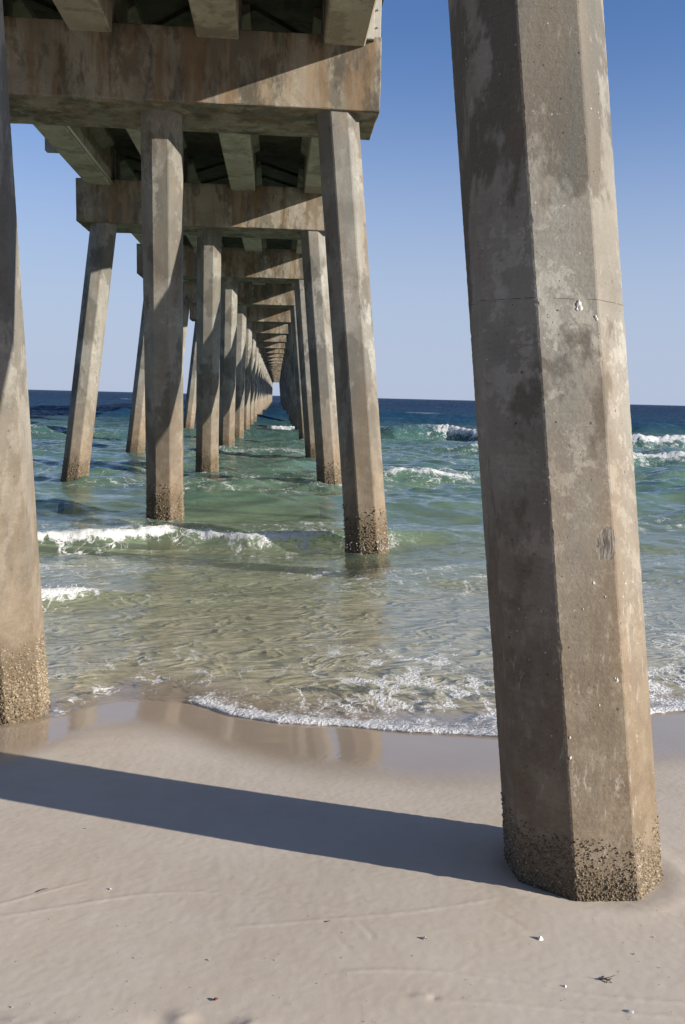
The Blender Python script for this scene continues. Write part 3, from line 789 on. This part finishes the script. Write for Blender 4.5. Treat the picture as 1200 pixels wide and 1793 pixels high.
for (q, L, Wd, Hh, rz, lb) in (
    ((945, 1645), .018, .022, .012, 2.2, 'larger white shell half buried in the sand before the nearest pile'),
    ((743, 1643), .015, .016, .010, .4, 'small white shell half buried left of the larger one'),
    ((1101, 1772), .030, .024, .008, 1.1, 'flat pale shell lying near the bottom right corner'),
    ((193, 1557), .012, .012, .007, .2, 'tiny pale shell on the left of the bare sand'),
    ((990, 1728), .010, .010, .005, 2.9, 'speck of shell just left of the dark twig')):
    x, y = px_ground(*q); put('clam_shell', shell_mesh(L, Wd, Hh, int(q[0])), M['shell'], x, y, rz, lb, 'shell', 'shells on the sand')
def twig_mesh(paths):
    V = []; Fc = []
    for pts, r in paths:
        m = tube('t', pts, [r*(1-.5*i/(len(pts)-1)) for i in range(len(pts))], 6); b = len(V)
        V += [tuple(v.co) for v in m.vertices]; Fc += [tuple(b+i for i in p.vertices) for p in m.polygons]; bpy.data.meshes.remove(m)
    return mesh_from('stick', V, Fc, True)
x, y = px_ground(1064, 1716)
put('stick', twig_mesh([([(-.028, .004, .003), (-.012, .0, .007), (.004, .003, .006), (.03, .006, .010)], .0022), ([(-.012, 0, .006), (-.002, -.012, .008), (.006, -.02, .003)], .0025),
                       ([(-.02, .002, .005), (-.03, .008, .009)], .0016), ([(.0, -.006, .006), (.012, -.008, .010)], .002), ([(-.006, -.008, .006), (-.012, -.018, .003)], .0018)]), M['twig'], x, y, .1,
    'small dark branched twig on the sand at lower right', 'stick')
x, y = px_ground(73, 1560)
put('stick', twig_mesh([([(-.025, -.008, .002), (0, .001, .004), (.026, .009, .003)], .0014)]), M['twig'], x, y, .25, 'thin straight stick on the sand at far left', 'stick')
x, y = px_ground(575, 1614)
put('stick', twig_mesh([([(-.008, -.002, .002), (0, .001, .003), (.009, .001, .002)], .0016)]), M['twig'], x, y, .1, 'tiny splinter of wood below the middle of the shadow', 'stick')
x, y = px_ground(150, 1451)
put('stick', twig_mesh([([(-.009, -.001, .002), (.009, .002, .003)], .0014)]), M['twig'], x, y, .1, 'tiny dark splinter just below the shadow at left', 'stick')
x, y = px_ground(378, 1752)
lf = mesh_from('leaf', [(-.009, 0, .003), (-.003, -.006, .005), (.005, -.004, .006), (.010, .002, .004), (.003, .007, .006), (-.004, .005, .007), (0, 0, .009), (0, 0, .001)],
               [(i, (i+1) % 6, 6) for i in range(6)]+[((i+1) % 6, i, 7) for i in range(6)])
put('scrap', lf, M['leaf'], x, y, .3, 'tiny curled dark red scrap on the sand at the bottom', 'scrap')

# crumbs of shell and grit, too many and too small to count
gr = np.random.RandomState(3); V = []; Fc = []
for _ in range(420):
    x = gr.uniform(-1.6, 2.2); y = gr.uniform(2.35, 4.6) if gr.rand() < .35 else 2.35+abs(gr.normal(0, .35))
    r = gr.uniform(.0008, .0022)*(1+1.2*(gr.rand() < .06)); z = sand_z(x, y)+r*.2; b = len(V); a0 = gr.rand()*6
    for i in range(4): V.append((x+r*math.cos(a0+i*1.57)*gr.uniform(.6, 1.4), y+r*math.sin(a0+i*1.57)*gr.uniform(.6, 1.4), z))
    V.append((x, y, z+r*gr.uniform(.5, 1.1))); V.append((x, y, z-r))
    for i in range(4): Fc += [(b+i, b+(i+1) % 4, b+4), (b+(i+1) % 4, b+i, b+5)]
M['grit'] = mat_plain('grit', (.36, .29, .22), .8, 300, .8)
tag(add('shell_grit', mesh_from('shell_grit', V, Fc), M['grit']), 'fine crumbs of shell and grit strewn over the near sand', None, None, 'stuff')

# spray thrown up along the near crests and round the nearest pile in the water
V = []; Fc = []; sp = np.random.RandomState(8)
def drop(x, y, z, r):
    b = len(V)
    for dx_, dy_, dz_ in ((1, 0, 0), (0, 1, 0), (-1, 0, 0), (0, -1, 0), (0, 0, 1.2), (0, 0, -1)):
        V.append((x+dx_*r*sp.uniform(.6, 1.3), y+dy_*r*sp.uniform(.6, 1.3), z+dz_*r*sp.uniform(.7, 1.3)))
    for i in range(4): Fc.extend([(b+i, b+(i+1) % 4, b+4), (b+(i+1) % 4, b+i, b+5)])
near_rows = np.searchsorted(ys, (8.5, 15.0))
fi = np.argwhere((foam[near_rows[0]:near_rows[1]] > .62) & (np.abs(XX[near_rows[0]:near_rows[1]]) < 6)); fi[:, 0] += near_rows[0]
if len(fi):
    for j, i in fi[sp.randint(0, len(fi), 1100)]:
        up = abs(sp.normal(0, .028))
        drop(XX[j, i]+sp.normal(0, .02), YY[j, i]-abs(sp.normal(0, .05)), WZ[j, i]+.004+up, sp.uniform(.002, .007)*(1-min(up, .08)*6))
px, py = pile_xy('r', 0, 1)
for _ in range(420):
    an = sp.uniform(-1.3, .9) if sp.rand() < .7 else sp.uniform(0, 6.28); rr = .36+abs(sp.normal(0, .06)); up = abs(sp.normal(0, .10))
    drop(px+rr*math.cos(an), py+rr*math.sin(an), .06+up, sp.uniform(.002, .007))
t = NT('spray'); d1 = t.n('BsdfDiffuse'); d1.inputs['Color'].default_value = (.8, .81, .8, 1); d2 = t.n('BsdfTranslucent'); d2.inputs['Color'].default_value = (.8, .81, .8, 1)
mx = t.n('MixShader'); mx.inputs[0].default_value = .4; t.lk(d1.outputs[0], mx.inputs[1]); t.lk(d2.outputs[0], mx.inputs[2]); M['spray'] = t.done(mx.outputs[0])
tag(add('spray', mesh_from('spray', V, Fc), M['spray']), 'white droplets of spray over the small breaking waves', None, None, 'stuff')
